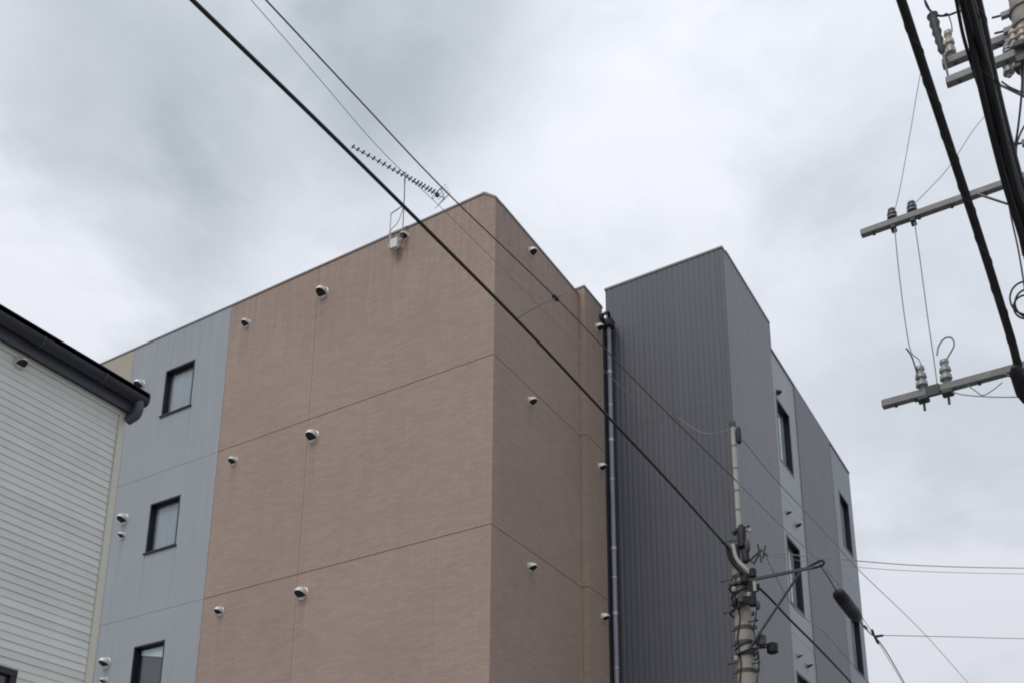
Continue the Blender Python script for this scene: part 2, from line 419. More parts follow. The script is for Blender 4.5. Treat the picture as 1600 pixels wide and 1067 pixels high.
# inner masses
bm = nb(); box(bm, -11.2, -TH - 0.02, TH + 0.01, 13.0, 0.0, 14.30); obj('wall_core', bm, M['core'], bld)
bm = nb(); box(bm, 0.01, 2.4 - TH - 0.02, 4.1 + 0.06, 6.82, 0.0, 15.15); obj('wall_core', bm, M['core'], bld)
bm = nb(); box(bm, -TH, 2.4 - TH - 0.02, 6.83, 13.0, 0.0, 14.60); obj('wall_core', bm, M['core'], bld)

# long wall: brown bay, two panels a storey, with joints
WX = {}
for (z0, z1) in STOREYS:
    a, b = z0 + G, z1 - G
    bm = nb()
    pts = [(-3.797, a), (0.0, a), (0.0, b if z1 < ROOF else ROOF_B - G), (-0.22, b), (-3.797, b)]
    A = [bm.verts.new((x, 0.0, z)) for x, z in pts]; B = [bm.verts.new((x if x < -0.1 else -0.0, TH, z)) for x, z in pts]
    bm.faces.new(A); bm.faces.new(B[::-1])
    for k in range(5): bm.faces.new((A[k], A[(k + 1) % 5], B[(k + 1) % 5], B[k]))
    obj('wall_panel', bm, M['brown'], bld)
    panel('wall_panel', 'x', -5.985, -3.80 - 0.003, a, b, 0.0, M['brown'])
    panel('wall_panel', 'y', TH + 0.0005, 2.90, a, b if z1 < ROOF else ROOF_B, 0.0, M['brown'])
    panel('pilaster', 'y', 2.9005, 3.64, a, b if z1 < ROOF else 14.47, 0.12, M['pilaster'], th=0.27)
    panel('wall_panel', 'x', -11.2, -8.755, a, b, 0.0, M['tan'])
for z in (J4, J3, J2, J1):                       # sealant set back in the joints
    bm = nb(); box(bm, -5.98, -0.031, 0.012, 0.03, z - G - 0.002, z + G + 0.002); obj('joint_seal', bm, M['seal'], bld)
    bm = nb(); box(bm, -0.03, -0.012, 0.02, 3.6, z - G - 0.002, z + G + 0.002); obj('joint_seal', bm, M['seal'], bld)
    bm = nb(); box(bm, 0.09, 0.108, 2.92, 3.62, z - G - 0.002, z + G + 0.002); obj('joint_seal', bm, M['seal'], bld)
bm = nb(); box(bm, -3.807, -3.793, 0.008, 0.03, 0.02, ROOF); obj('joint_seal', bm, M['seal'], bld)

def window(axis, p0, p1, z0, z1, front, cloth, parent=bld, depth=0.115, bar=0.03, mullion=None, sill=True):
    """recessed window: dark lining, sash, pane. Runs along 'axis'; recess goes into the wall."""
    def B(bm, u0, u1, d0, d1, w0, w1):
        if axis == 'x': box(bm, u0, u1, front + d0, front + d1, w0, w1)
        else: box(bm, front - d1, front - d0, u0, u1, w0, w1)
    bm = nb(); e = 0.0015
    B(bm, p0 + e, p0 + bar, -0.004, depth + 0.02, z0 + e, z1 - e); B(bm, p1 - bar, p1 - e, -0.004, depth + 0.02, z0 + e, z1 - e)
    B(bm, p0 + bar, p1 - bar, -0.004, depth + 0.02, z1 - bar, z1 - e); B(bm, p0 + bar, p1 - bar, -0.004, depth + 0.02, z0 + e, z0 + bar)
    w = obj('window', bm, M['winframe'], parent)
    bm = nb(); s = 0.022; a, b, c, d = p0 + bar, p1 - bar, z0 + bar, z1 - bar
    B(bm, a, a + s, depth - 0.035, depth - 0.005, c, d); B(bm, b - s, b, depth - 0.035, depth - 0.005, c, d)
    B(bm, a + s, b - s, depth - 0.035, depth - 0.005, d - s, d); B(bm, a + s, b - s, depth - 0.035, depth - 0.005, c, c + s)
    obj('sash', bm, M['winframe'], w)
    bm = nb(); B(bm, a + s, b - s, depth - 0.02, depth - 0.012, c + s, d - s); obj('pane', bm, M['glass'], w)
    bm = nb(); lo, hi = [], []; nf = 36                # curtain hanging in folds close behind the pane
    for k in range(nf + 1):
        u = a + (b - a) * k / nf
        dd = depth + 0.012 + 0.008 * sin(k * 1.9 + p0) + 0.004 * sin(k * 0.7)
        if cloth is None: dd = depth + 0.022  # flat dark sheet standing in for the unlit room
        c_ = (u, front + dd) if axis == 'x' else (front - dd, u)
        lo.append(bm.verts.new((*c_, c))); hi.append(bm.verts.new((*c_, d)))
    for k in range(nf): bm.faces.new((lo[k], lo[k + 1], hi[k + 1], hi[k]))
    obj('curtain' if cloth else 'unlit_room_sheet', bm, cloth or M['dark_room'], w, smooth=True)
    if sill:
        bm = nb(); B(bm, p0 - 0.03, p1 + 0.03, -0.035, -0.005, z0 - 0.022, z0 + 0.004); obj('sill', bm, M['winframe'], w)
    return w

AW = [(-7.70, -6.88, 12.64, 13.66), (-7.70, -6.88, 9.73, 10.755), (-7.70, -6.88, 6.84, 7.89), (-7.70, -6.88, 3.95, 5.0), (-7.70, -6.88, 1.05, 2.1)]
for i, (z0, z1) in enumerate(STOREYS):
    hs = [w for w in AW if z0 < w[2] < z1]
    panel('wall_panel', 'x', -8.745, -5.995, z0 + G * 0.6, z1 - G * 0.6, 0.0, M['bluegrey'], holes=hs)
for i, w in enumerate(AW):
    window('x', *w, 0.0, None if i == 2 else M['fabric'])
for z in (J4, J3, J2, J1):
    bm = nb(); box(bm, -8.74, -6.0, 0.006, 0.03, z - 0.01, z + 0.01); obj('joint_seal', bm, M['bluegrey'], bld)
for x in (-5.99, -8.75):
    bm = nb(); box(bm, x - 0.012, x + 0.012, 0.02, 0.04, 0.02, ROOF); obj('joint_seal', bm, M['seal'], bld)
# slanted pale sheet behind the third window, added in place of a sky reflection
bm = nb(); q_ = [(-7.62, 7.745), (-6.945, 7.60), (-6.945, 7.83), (-7.62, 7.83)]
A = [bm.verts.new((x, 0.112, z)) for x, z in q_]; B = [bm.verts.new((x, 0.116, z)) for x, z in q_]
bm.faces.new(A); bm.faces.new(B[::-1])
for k in range(4): bm.faces.new((A[k], A[(k + 1) % 4], B[(k + 1) % 4], B[k]))
obj('sky_reflection_patch', bm, M['curtain'], bld)

# tower: ribbed metal
TX = 2.40
for k, (z0, z1) in enumerate(((0.02, 4.3), (4.24, 8.5), (8.44, 12.1), (12.04, 15.22))):     # sheets lap over one another
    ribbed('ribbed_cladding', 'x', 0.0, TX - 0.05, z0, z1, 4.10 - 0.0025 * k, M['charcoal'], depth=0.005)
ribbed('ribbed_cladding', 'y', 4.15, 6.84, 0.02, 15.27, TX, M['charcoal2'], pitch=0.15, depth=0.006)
bm = nb(); prism(bm, [(TX - 0.052, 4.086), (TX + 0.006, 4.086), (TX + 0.006, 4.152), (TX - 0.02, 4.152), (TX - 0.02, 4.14), (TX - 0.052, 4.14)], 0.02, 15.2); obj('corner_trim', bm, M['charcoal'], bld)
bm = nb(); box(bm, TX - 0.2, TX + 0.003, 6.842, 6.87, 14.72, 15.27); obj('corner_trim', bm, M['charcoal2'], bld)
# inner side of the tower top above the main roof
bm = nb(); box(bm, -0.03, -0.002, 4.115, 6.85, 14.3, 15.22); obj('tower_back_wall', bm, M['charcoal'], bld)
bm = nb(); box(bm, -0.03, TX - 0.03, 6.852, 6.88, 14.6, 15.22); obj('tower_back_wall', bm, M['charcoal'], bld)

# street wall behind the tower: pale bay with windows, ribbed bay, pale bay with windows
SW = [(12.19, 13.68), (9.12, 10.60), (6.30, 7.78), (3.35, 4.83)]
zs_ = (0.02, 2.6, 5.60, 8.50, 11.42, 14.66)
for z0, z1 in zip(zs_, zs_[1:]):
    hs1 = [(7.0, 7.92, a, b) for a, b in SW if z0 < a < z1]
    hs2 = [(11.78, 12.70, a, b) for a, b in SW if z0 < a < z1]
    panel('wall_panel', 'y', 6.874, 8.40, z0 + 0.004, z1 - 0.004, TX - 0.02, M['palegrey'], holes=hs1)
    panel('wall_panel', 'y', 11.21, 13.05, z0 + 0.004, z1 - 0.004, TX - 0.02, M['midgrey'], holes=hs2)
ribbed('ribbed_cladding', 'y', 8.41, 11.20, 0.02, 14.68, TX, M['charcoal2'], pitch=0.105, depth=0.010)
for y in (8.405, 11.205):
    bm = nb(); box(bm, TX - 0.16, TX + 0.004, y - 0.004, y + 0.004, 0.02, 14.67); obj('edge_trim', bm, M['charcoal2'], bld)
for a, b in SW:
    window('y', 7.0, 7.92, a, b, TX - 0.02, M['fabric_pale'], depth=0.115, bar=0.055, sill=False)
    window('y', 11.78, 12.70, a, b, TX - 0.02, M['fabric_pale'], depth=0.115, bar=0.055, sill=False)

# parapet copings
def coping(x0, x1, y0, y1, z, h=0.045):
    bm = nb(); box(bm, x0, x1, y0, y1, z, z + h, 0.006); obj('coping', bm, M['coping'], bld)
cx = -0.225
while cx > -11.2:
    nx = max(cx - 1.82, -11.22); coping(nx + 0.004, cx, -0.014 - random.uniform(0, 0.003), 0.26, ROOF - 0.005 + random.uniform(0, 0.004)); cx = nx
bm = nb(); pts = [(-0.2245, ROOF - 0.005), (0.014, ROOF_B - 0.018), (0.014, ROOF_B + 0.026), (-0.2245, ROOF + 0.04)]
A = [bm.verts.new((x, -0.014, z)) for x, z in pts]; B = [bm.verts.new((x, 0.19, z)) for x, z in pts]
bm.faces.new(A); bm.faces.new(B[::-1])
for k in range(4): bm.faces.new((A[k], A[(k + 1) % 4], B[(k + 1) % 4], B[k]))
obj('coping', bm, M['coping'], bld)
coping(-0.25, 0.014, 0.191, 2.884, ROOF_B - 0.005)
coping(-0.25, 0.134, 2.886, 3.655, 14.466)
coping(-0.04, TX + 0.014, 4.078, 4.30, 15.222, 0.05)
coping(TX - 0.25, TX + 0.014, 4.301, 6.86, 15.272, 0.05)
coping(TX - 0.25, TX + 0.004, 6.874, 13.07, 14.67, 0.05)
# parapet back and roof decks
for (x0, x1, y0, y1, z) in ((-11.2, -0.17, 0.2, 12.9, 14.31), (0.02, 2.1, 4.32, 6.8, 15.16), (-0.1, 2.1, 6.9, 12.9, 14.61)):
    bm = nb(); box(bm, x0, x1, y0, y1, z, z + 0.02); obj('roof', bm, M['roofing'], bld)
bm = nb(); box(bm, 0.0 - TH, TX - 0.02, 13.055, 13.09, 0.02, 14.66); obj('end_wall', bm, M['midgrey'], bld)
bm = nb(); box(bm, -11.235, -11.205, 0.0, 13.0, 0.02, 14.46); obj('end_wall', bm, M['tan'], bld)

# vent hoods
def vent(pos, axis, r=0.095, proj=0.15, parent=bld, hoodm='hood'):
    """deep rain hood: domed on top, mouth slanting open below, on a wall that faces -y ('x') or +x ('y')"""
    ux = Vector((1, 0, 0)) if axis == 'x' else Vector((0, 1, 0))
    ou = Vector((0, -1, 0)) if axis == 'x' else Vector((1, 0, 0))
    up = Vector((0, 0, 1)); pos = Vector(pos)
    def arch(s, foot):
        t0 = math.asin(max(-0.95, min(0.95, -foot / (r * s))))
        return [(-r * s * cos(t), r * s * sin(t)) for t in [-t0 + (pi + 2 * t0) * k / 14 for k in range(15)]]
    secs = [(proj * q, math.sqrt(max(0.0, 1 - (q * 0.96) ** 2.4)), -r * (0.62 * (1 - q) + 0.0 * q)) for q in (0.0, 0.25, 0.5, 0.7, 0.85, 0.95, 1.0)]
    bm = nb(); rings = []
    for d, s, ft in secs:
        rings.append([bm.verts.new(pos + ux * u + up * h + ou * d) for u, h in arch(s, ft)])
    for A, B in zip(rings, rings[1:]):
        for k in range(len(A) - 1): bm.faces.new((A[k], A[k + 1], B[k + 1], B[k]))
    bm.faces.new(rings[-1])
    h = obj('vent_hood', bm, M[hoodm], parent, smooth=True)
    bm = nb(); lathe(bm, pos - ou * 0.002, ou, [(0, r * 1.10), (0.006, r * 1.10), (0.010, r * 1.02)], 20); obj('flange', bm, M[hoodm], h)
    bm = nb()                                     # louvre plate just inside the slanting mouth, coloured near-black for the shade within
    L_ = [bm.verts.new(pos + ux * (-math.sqrt(max(1e-8, (r * s) ** 2 - ft ** 2)) * 0.985) + ou * d + up * (ft + 0.002)) for d, s, ft in secs]
    R_ = [bm.verts.new(pos + ux * (math.sqrt(max(1e-8, (r * s) ** 2 - ft ** 2)) * 0.985) + ou * d + up * (ft + 0.002)) for d, s, ft in secs]
    for k in range(len(secs) - 1): bm.faces.new((L_[k], L_[k + 1], R_[k + 1], R_[k]))
    obj('louvre', bm, M['hood_mouth_shade'], h)
    return h
for z in (13.92, 11.02, 8.12, 5.22):
    vent((-3.66, 0, z), 'x', 0.105, 0.16)
    vent((-5.55, 0, z + 0.05), 'x', 0.078, 0.12)
for z in (14.07, 11.15, 8.21, 5.31): vent((0.0, 1.13, z), 'y', 0.074, 0.12)
for z in (13.92, 10.99, 8.10): vent((0.12, 3.43, z), 'y', 0.075, 0.12)
vent((-1.84, 0, 14.36), 'x', 0.07, 0.12)
for z in (13.58, 10.62, 7.70): vent((-8.42, 0, z), 'x', 0.10, 0.16)
for z in (10.27, 7.35): vent((-8.40, 0, z), 'x', 0.062, 0.11)
for z in (11.1, 8.1):
    vent((TX - 0.02, 7.16, z), 'y', 0.055, 0.10, hoodm='palegrey'); vent((TX - 0.02, 7.76, z - 0.02), 'y', 0.075, 0.12, hoodm='palegrey')
vent((TX - 0.02, 7.12, 13.80), 'y', 0.06, 0.10, hoodm='winframe')

# drainpipe in the corner between pilaster and tower
PX_, PY_ = 0.115, 3.92
bm = nb(); tube(bm, [(PX_, PY_, 0.05), (PX_, PY_, 14.20)], 0.045, 14)
dp = obj('drainpipe', bm, M['pipe'], bld, smooth=True)
for z in (13.2, 11.75, 9.55, 8.3, 6.4, 4.5, 2.5):
    bm = nb(); tube(bm, [(PX_, PY_, z), (PX_, PY_, z + 0.06)], 0.053, 14); obj('pipe_collar', bm, M['band'], dp)
for z in (12.5, 10.95, 9.0, 7.3):
    bm = nb(); tube(bm, [(PX_, PY_, z), (PX_, PY_, z + 0.03)], 0.051, 14); box(bm, PX_ - 0.13, PX_ - 0.03, PY_ - 0.012, PY_ + 0.012, z + 0.004, z + 0.026); obj('pipe_bracket', bm, M['band'], dp)
bm = nb(); box(bm, -0.13, PX_ - 0.05, 3.66, 4.09, 0.02, 14.32); obj('recess_shade_wall', bm, M['pipe_recess_dark'], bld)  # near-black colour paints the shadow strip beside the pipe
bm = nb(); box(bm, PX_ - 0.08, PX_ + 0.1, PY_ - 0.10, PY_ + 0.10, 14.2, 14.38, 0.015); hp = obj('rain_hopper', bm, M['pipe_recess_dark'], bld)
bm = nb(); tube(bm, spline([(PX_ + 0.05, PY_ - 0.03, 14.36), (PX_ + 0.09, 3.72, 14.40), (0.19, 3.60, 14.30), (0.19, 3.52, 14.22)], 6), 0.032, 10); obj('outlet_pipe', bm, M['pipe_recess_dark'], hp, smooth=True)
bm = nb(); box(bm, 0.12, 0.17, 3.50, 3.66, 14.16, 14.26, 0.006); obj('pipe_bracket', bm, M['pipe_recess_dark'], hp)

# ------------------------------------------------------------------ antenna on the parapet
ant = empty('television_antenna', (-1.86, -0.09, 14.1))
tag(ant, 'many-element aerial on a thin mast at the edge of the brown roof', 'antenna')
def apart(name, bm, m, smooth=False, parent=None):
    o = obj(name, bm, m, None, smooth); o.parent = parent or ant
    o.matrix_parent_inverse = Matrix.Translation(-ant.location) if parent is None else parent.matrix_parent_inverse.inverted() @ Matrix.Translation((0, 0, 0)) @ parent.matrix_parent_inverse
    return o
MX, MY, BZ = -1.83, -0.10, 15.62
bm = nb(); tube(bm, [(MX, MY, 14.16), (MX, MY, BZ + 0.03)], 0.010, 8); apart('mast', bm, M['alu'])
bp, bq = Vector((-2.24, -1.03, BZ)), Vector((-1.59, 0.76, BZ))
bm = nb(); bar(bm, bp, bq, 0.011, 0.011); apart('boom', bm, M['alu'])
bd = (bq - bp).normalized(); bs = Vector((-bd.y, bd.x, 0))
ts = [0.0, .05, .105, .16, .215, .27, .325, .38, .43, .48, .525, .57, .61, .65, .69, .725, .76, .80, .835, .87]
for k, t in enumerate(ts):
    p = bp.lerp(bq, t); h = 0.038 + 0.025 * t
    bm = nb(); tube(bm, [p - bs * h + Vector((0, 0, 0.012)), p + bs * h + Vector((0, 0, 0.012))], 0.0165, 6); apart('director', bm, M['steel_dark'])
p = bp.lerp(bq, 0.915)
bm = nb(); box(bm, p.x - 0.03, p.x + 0.03, p.y - 0.035, p.y + 0.035, BZ - 0.045, BZ + 0.03, 0.008); apart('feed_box', bm, M['steel_dark'])
bm = nb(); tube(bm, spline([p - bs * 0.14, p - bs * 0.13 + Vector((0, 0, 0.06)), p + bs * 0.13 + Vector((0, 0, 0.06)), p + bs * 0.14, p], 4), 0.006, 6); apart('folded_dipole', bm, M['alu'])
for s in (-1, 1):
    bm = nb()
    for j in range(4):
        zz = BZ + s * (0.02 + 0.045 * j); q = bq + bd * (-0.03 * j)
        tube(bm, [q - bs * 0.17 + Vector((0, 0, zz - BZ)), q + bs * 0.17 + Vector((0, 0, zz - BZ))], 0.005, 6)
    tube(bm, [bq, bq + bd * (-0.09) + Vector((0, 0, s * 0.16))], 0.006, 6)
    apart('reflector', bm, M['alu'])
# stand-off bracket clamped over the parapet
for zz in (14.24, 14.46):
    bm = nb(); tube(bm, [(MX, MY, zz), (MX - 0.02, -0.002, zz)], 0.010, 6); tube(bm, [(MX - 0.28, MY, zz), (MX - 0.28, -0.002, zz)], 0.010, 6); tube(bm, [(MX, MY, zz), (MX - 0.28, MY, zz)], 0.014, 6); apart('bracket_arm', bm, M['white_plastic'])
bm = nb(); tube(bm, [(MX - 0.28, MY, 14.16), (MX - 0.28, MY, 14.88), (MX - 0.02, MY, 14.94)], 0.014, 8); apart('bracket_post', bm, M['white_plastic'])
bm = nb(); box(bm, MX - 0.23, MX - 0.07, MY - 0.06, MY + 0.02, 14.08, 14.28, 0.01); apart('booster_box', bm, M['white_plastic'])
bm = nb(); tube(bm, spline([(MX, MY - 0.02, 15.5), (MX + 0.03, MY - 0.03, 15.0), (MX - 0.06, MY - 0.05, 14.6), (MX - 0.24, MY - 0.06, 14.42), (MX - 0.20, MY - 0.06, 14.06), (MX - 0.13, MY - 0.05, 14.14)], 8), 0.006, 6); apart('coaxial_cable', bm, M['wire'], True)
bm = nb(); tube(bm, spline([(MX - 0.17, MY - 0.05, 14.14), (MX - 0.10, MY - 0.06, 14.0), (MX + 0.02, MY - 0.05, 14.08), (MX + 0.05, MY - 0.04, 14.4), (MX + 0.04, 0.03, 14.56), (MX + 0.04, 0.25, 14.56)], 8), 0.006, 6); apart('coaxial_cable', bm, M['wire'], True)

# ------------------------------------------------------------------ neighbouring house with lap siding
hs = empty('siding_house')
tag(hs, 'pale green grey house with horizontal lap siding and dark navy eaves gutter', 'house')
HX, HY1, HY0, HZ = 0.52, -6.85, -13.6, 6.615
bm = nb(); box(bm, -6.0, HX - 0.02, HY0 + 0.02, HY1 - 0.02, 0.0, HZ); obj('wall', bm, M['sidingcore'], hs)
PITCHB = 0.066
bm = nb(); y0, y1 = HY0, HY1 - 0.05
pr = [(HX - 0.02, 0.0), (HX + 0.0062, 0.0), (HX + 0.0075, 0.003), (HX + 0.0005, PITCHB + 0.006), (HX - 0.02, PITCHB - 0.001)]
A = [bm.verts.new((x, y0, z)) for x, z in pr]; B = [bm.verts.new((x, y1, z)) for x, z in pr]
bm.faces.new(A); bm.faces.new(B[::-1])
for k in range(5): bm.faces.new((A[k], A[(k + 1) % 5], B[(k + 1) % 5], B[k]))
first = obj('siding_board', bm, M['siding'], hs)
nbrd = int((HZ - 0.3) / PITCHB); first.location.z = 0.3
WZ0, WZ1, WY1 = 3.0, 4.04, -7.53                 # upper-floor window at the left edge of the picture
for i in range(1, nbrd):
    o = first.copy(); COL.objects.link(o); o.location.z = 0.3 + i * PITCHB
    o.location.x = random.uniform(-0.0008, 0.0008); o.rotation_euler = (0, 0, 0)
bm = nb(); box(bm, HX - 0.02, HX + 0.020, HY1 - 0.047, HY1 + 0.012, 0.25, HZ, 0.004); box(bm, HX - 0.075, HX - 0.021, HY1 - 0.019, HY1 + 0.018, 0.25, HZ); obj('corner_trim', bm, M['trim'], hs)
bm = nb(); box(bm, -6.0, HX - 0.08, HY1 - 0.019, HY1, 0.25, HZ); obj('end_cladding', bm, M['siding'], hs)
bm = nb(); box(bm, HX + 0.001, HX + 0.02, HY0, HY1 - 0.05, 0.3 + nbrd * PITCHB - 0.004, HZ); obj('frieze_board', bm, M['siding'], hs)
OV = 0.055
bm = nb(); box(bm, HX - 0.1, HX + OV, HY0 - 0.1, HY1 + 0.06, HZ + 0.002, HZ + 0.022); obj('soffit', bm, M['soffit'], hs)
bm = nb(); box(bm, HX + OV, HX + OV + 0.022, HY0 - 0.12, HY1 + 0.065, HZ - 0.008, HZ + 0.094, 0.003); obj('fascia', bm, M['gutter'], hs)
# gable roof
ridge_x = (HX - 6.0) / 2; rise = math.tan(radians(18))
def slab(sign):
    xe = HX + OV + 0.028 if sign > 0 else -6.0 - OV - 0.028
    ze = HZ + 0.095; zr = ze + abs(xe - ridge_x) * rise
    bm = nb(); pts = [(xe, ze), (xe, ze + 0.05), (ridge_x, zr + 0.05), (ridge_x, zr)]
    A = [bm.verts.new((x, HY0 - 0.14, z)) for x, z in pts]; B = [bm.verts.new((x, HY1 + 0.07, z)) for x, z in pts]
    bm.faces.new(A); bm.faces.new(B[::-1])
    for k in range(4): bm.faces.new((A[k], A[(k + 1) % 4], B[(k + 1) % 4], B[k]))
    obj('roof_slope', bm, M['rooftile'], hs)
slab(1); slab(-1)
for y in (HY0 + 0.02, HY1 - 0.03):
    bm = nb(); zr = HZ + 0.095 + (HX + OV + 0.045 - ridge_x) * rise
    A = [bm.verts.new((x, y, z)) for x, z in ((HX + OV, HZ + 0.02), (-6.0 - OV, HZ + 0.02), (ridge_x, zr - 0.02))]
    f_ = bm.faces.new(A); r = bmesh.ops.extrude_face_region(bm, geom=[f_])
    for v in r['geom']:
        if isinstance(v, bmesh.types.BMVert): v.co.y += 0.03
    obj('gable_wall', bm, M['siding'], hs)
# half-round gutter with end cap, brackets
GX, GZ, GR = HX + OV + 0.022 + 0.060, HZ + 0.135, 0.058
bm = nb(); prof = [(GX + GR * cos(t), GZ + GR * 1.15 * sin(t)) for t in [pi + pi * k / 10 for k in range(11)]]
prof = [(GX - GR, GZ + 0.03)] + prof + [(GX + GR, GZ + 0.035), (GX + GR + 0.012, GZ + 0.04)]
A = [bm.verts.new((x, HY0 - 0.1, z)) for x, z in prof]; B = [bm.verts.new((x, HY1 + 0.10, z)) for x, z in prof]
for k in range(len(prof) - 1): bm.faces.new((A[k], A[k + 1], B[k + 1], B[k]))
bmesh.ops.solidify(bm, geom=bm.faces[:], thickness=0.004)
gt = obj('gutter', bm, M['gutter'], hs, smooth=True)
bm = nb(); cap = prof[:-1]
A = [bm.verts.new((x, HY1 + 0.10, z)) for x, z in cap]; B = [bm.verts.new((x + 0.0, HY1 + 0.112, z)) for x, z in cap]
bm.faces.new(A); bm.faces.new(B[::-1])
for k in range(len(cap)): bm.faces.new((A[k], A[(k + 1) % len(cap)], B[(k + 1) % len(cap)], B[k]))
obj('gutter_end_cap', bm, M['gutter'], gt)
for k in range(8):
    y = HY1 - 0.35 - 0.6 * k
    bm = nb(); tube(bm, [(GX + (GR + 0.006) * cos(t), y, GZ + (GR + 0.006) * 1.15 * sin(t)) for t in [pi + pi * j / 8 for j in range(9)]], 0.006, 6); obj('gutter_bracket', bm, M['gutter'], gt)
bm = nb(); tube(bm, spline([(GX, HY1 + 0.045, GZ - 0.02), (GX, HY1 + 0.045, GZ - 0.11), (GX - 0.03, HY1 + 0.045, GZ - 0.17), (HX + 0.02, HY1 + 0.035, GZ - 0.20)], 5), 0.042, 12); obj('gutter_outlet', bm, M['gutter'], gt, smooth=True)
vent((HX + 0.012, -7.87, 6.53), 'y', 0.045, 0.08, parent=hs)
# window whose head just shows at the bottom left
wy0, wy1, wz0, wz1 = -8.6, -7.53, 3.05, 4.03
bm = nb()
box(bm, HX + 0.013, HX + 0.075, wy0, wy1, wz1 - 0.05, wz1); box(bm, HX + 0.013, HX + 0.07, wy0, wy1, wz0, wz0 + 0.05)
box(bm, HX + 0.013, HX + 0.07, wy0, wy0 + 0.05, wz0 + 0.05, wz1 - 0.05); box(bm, HX + 0.013, HX + 0.07, wy1 - 0.05, wy1, wz0 + 0.05, wz1 - 0.05)
w = obj('window', bm, M['winframe'], hs)
bm = nb(); box(bm, HX + 0.02, HX + 0.035, wy0 + 0.05, wy1 - 0.05, wz0 + 0.05, wz1 - 0.05); obj('pane', bm, M['clear'], w)

# ------------------------------------------------------------------ utility pole by the tower
PM = Vector((3.525, 0.66, 0.0))
pm = empty('utility_pole', PM)
tag(pm, 'concrete utility pole with pale pipe top and side arm before the dark tower', 'utility pole')
def ppart(root, name, bm, m, smooth=True, parent=None):
    o = obj(name, bm, m, None, smooth); bm = None
    if parent is None:
        o.parent = root; o.matrix_parent_inverse = Matrix.Translation(-root.location)
    else:
        o.parent = parent; o.matrix_parent_inverse = (Matrix.Translation(root.location) @ Matrix.Translation(-root.location))
    return o
def pmz(py):                                      # height on this pole's axis seen at a photo row
    lo, hi = 0.0, 14.0
    for _ in range(40):
        mid = (lo + hi) / 2; d = Vector((PM.x, PM.y, mid)) - CAM
        yy = 1067 - FPX * d.dot(UPV) / d.dot(FWD)
        if yy > py: lo = mid
        else: hi = mid
    return lo
Z = pmz
top = Z(890)
bm = nb(); tube(bm, [PM + Vector((0, 0, z)) for z in (0, 2, 4, top)], [0.150, 0.138, 0.125, 0.108], 24); ppart(pm, 'shaft', bm, M['concrete'])
bm = nb(); rp = PM + Vector((0.028, -0.03, 0)); tube(bm, [rp + Vector((0, 0, top - 0.5)), rp + Vector((0, 0, Z(668)))], 0.034, 14); rpo = ppart(pm, 'riser_pipe', bm, M['palepipe'])
bm = nb(); tube(bm, [rp + Vector((0, 0, Z(669))), rp + Vector((0, 0, Z(662)))], 0.042, 14); ppart(pm, 'riser_cap', bm, M['steel_dark'])
bm = nb(); c = rp + Vector((0.075, 0.0, 0)); lathe(bm, c + Vector((0, 0, Z(697))), (0, 0, 1), [(0, 0.018), (0.02, 0.036), (Z(675) - Z(697), 0.036), (Z(671) - Z(697), 0.014)], 12); ppart(pm, 'wire_clamp', bm, M['rubber'])
for yy in (700, 735, 770, 800):
    bm = nb(); tube(bm, [rp + Vector((0, 0, Z(yy))), rp + Vector((0, 0, Z(yy) + 0.025))], 0.039, 14); ppart(pm, 'pipe_strap', bm, M['steel'])
# bands round the pole
for yy, r_ in ((905, 0.118), (918, 0.121), (945, 0.120), (985, 0.122), (1008, 0.126), (1026, 0.126), (1052, 0.124)):
    bm = nb(); z = Z(yy); tube(bm, [PM + Vector((0, 0, z)), PM + Vector((0, 0, z + 0.05))], r_, 24); box(bm, PM.x + r_ - 0.01, PM.x + r_ + 0.05, PM.y - 0.03, PM.y + 0.03, z + 0.006, z + 0.044); tube(bm, [PM + Vector((-r_ + 0.01, -0.02, z + 0.025)), PM + Vector((-r_ - 0.05, -0.02, z + 0.025))], 0.012, 6)
    ppart(pm, 'pole_band', bm, M['steel_dark'])
# terminal boxes and closures bunched round the pole head
def pod(px, py, h, r, off, m='rubber', name='cable_box'):
    p = at_y(px, py, PM.y + off); bm = nb()
    lathe(bm, p - Vector((0, 0, h / 2)), (0, 0, 1), [(0, r * 0.6), (0.02, r), (h * 0.85, r), (h, r * 0.55)], 12); ppart(pm, name, bm, M[m])
pod(1159, 838, 0.34, 0.060, -0.08, 'rubber'); pod(1150, 862, 0.22, 0.045, -0.12, 'rubber'); pod(1168, 852, 0.16, 0.036, -0.16, 'steel_dark'); pod(1164, 905, 0.12, 0.06, -0.14, 'rubber'); pod(1148, 940, 0.14, 0.040, -0.12, 'rubber'); pod(1182, 918, 0.10, 0.04, -0.10, 'rubber'); pod(1184, 945, 0.12, 0.03, -0.10, 'steel_dark'); pod(1165, 868, 0.20, 0.05, -0.14, 'rubber'); pod(1176, 895, 0.14, 0.05, -0.14, 'rubber')
bm = nb(); tube(bm, [PM + Vector((0.08, -0.05, Z(1016))), at_y(1207, 1010, PM.y + 0.06)], 0.014, 8); ppart(pm, 'box_bracket', bm, M['steel_dark'])
bm = nb(); tube(bm, [PM + Vector((0.0, -0.1, Z(830))), at_y(1172, 830, PM.y - 0.1)], 0.01, 8); tube(bm, [PM + Vector((0.0, -0.1, Z(832))), at_y(1148, 834, PM.y - 0.1)], 0.01, 8); ppart(pm, 'box_bracket', bm, M['steel_dark'])
pod(1190, 1000, 0.16, 0.062, -0.05, 'steel_dark'); pod(1207, 1012, 0.15, 0.075, 0.06, 'rubber'); pod(1158, 935, 0.13, 0.045, -0.15, 'steel_dark'); pod(1176, 938, 0.16, 0.05, -0.13, 'rubber')
pod(1147, 920, 0.07, 0.035, -0.13, 'palepipe', 'insulator'); pod(1170, 928, 0.06, 0.03, -0.18, 'palepipe', 'insulator'); pod(1155, 948, 0.07, 0.03, -0.2, 'rubber', 'insulator')
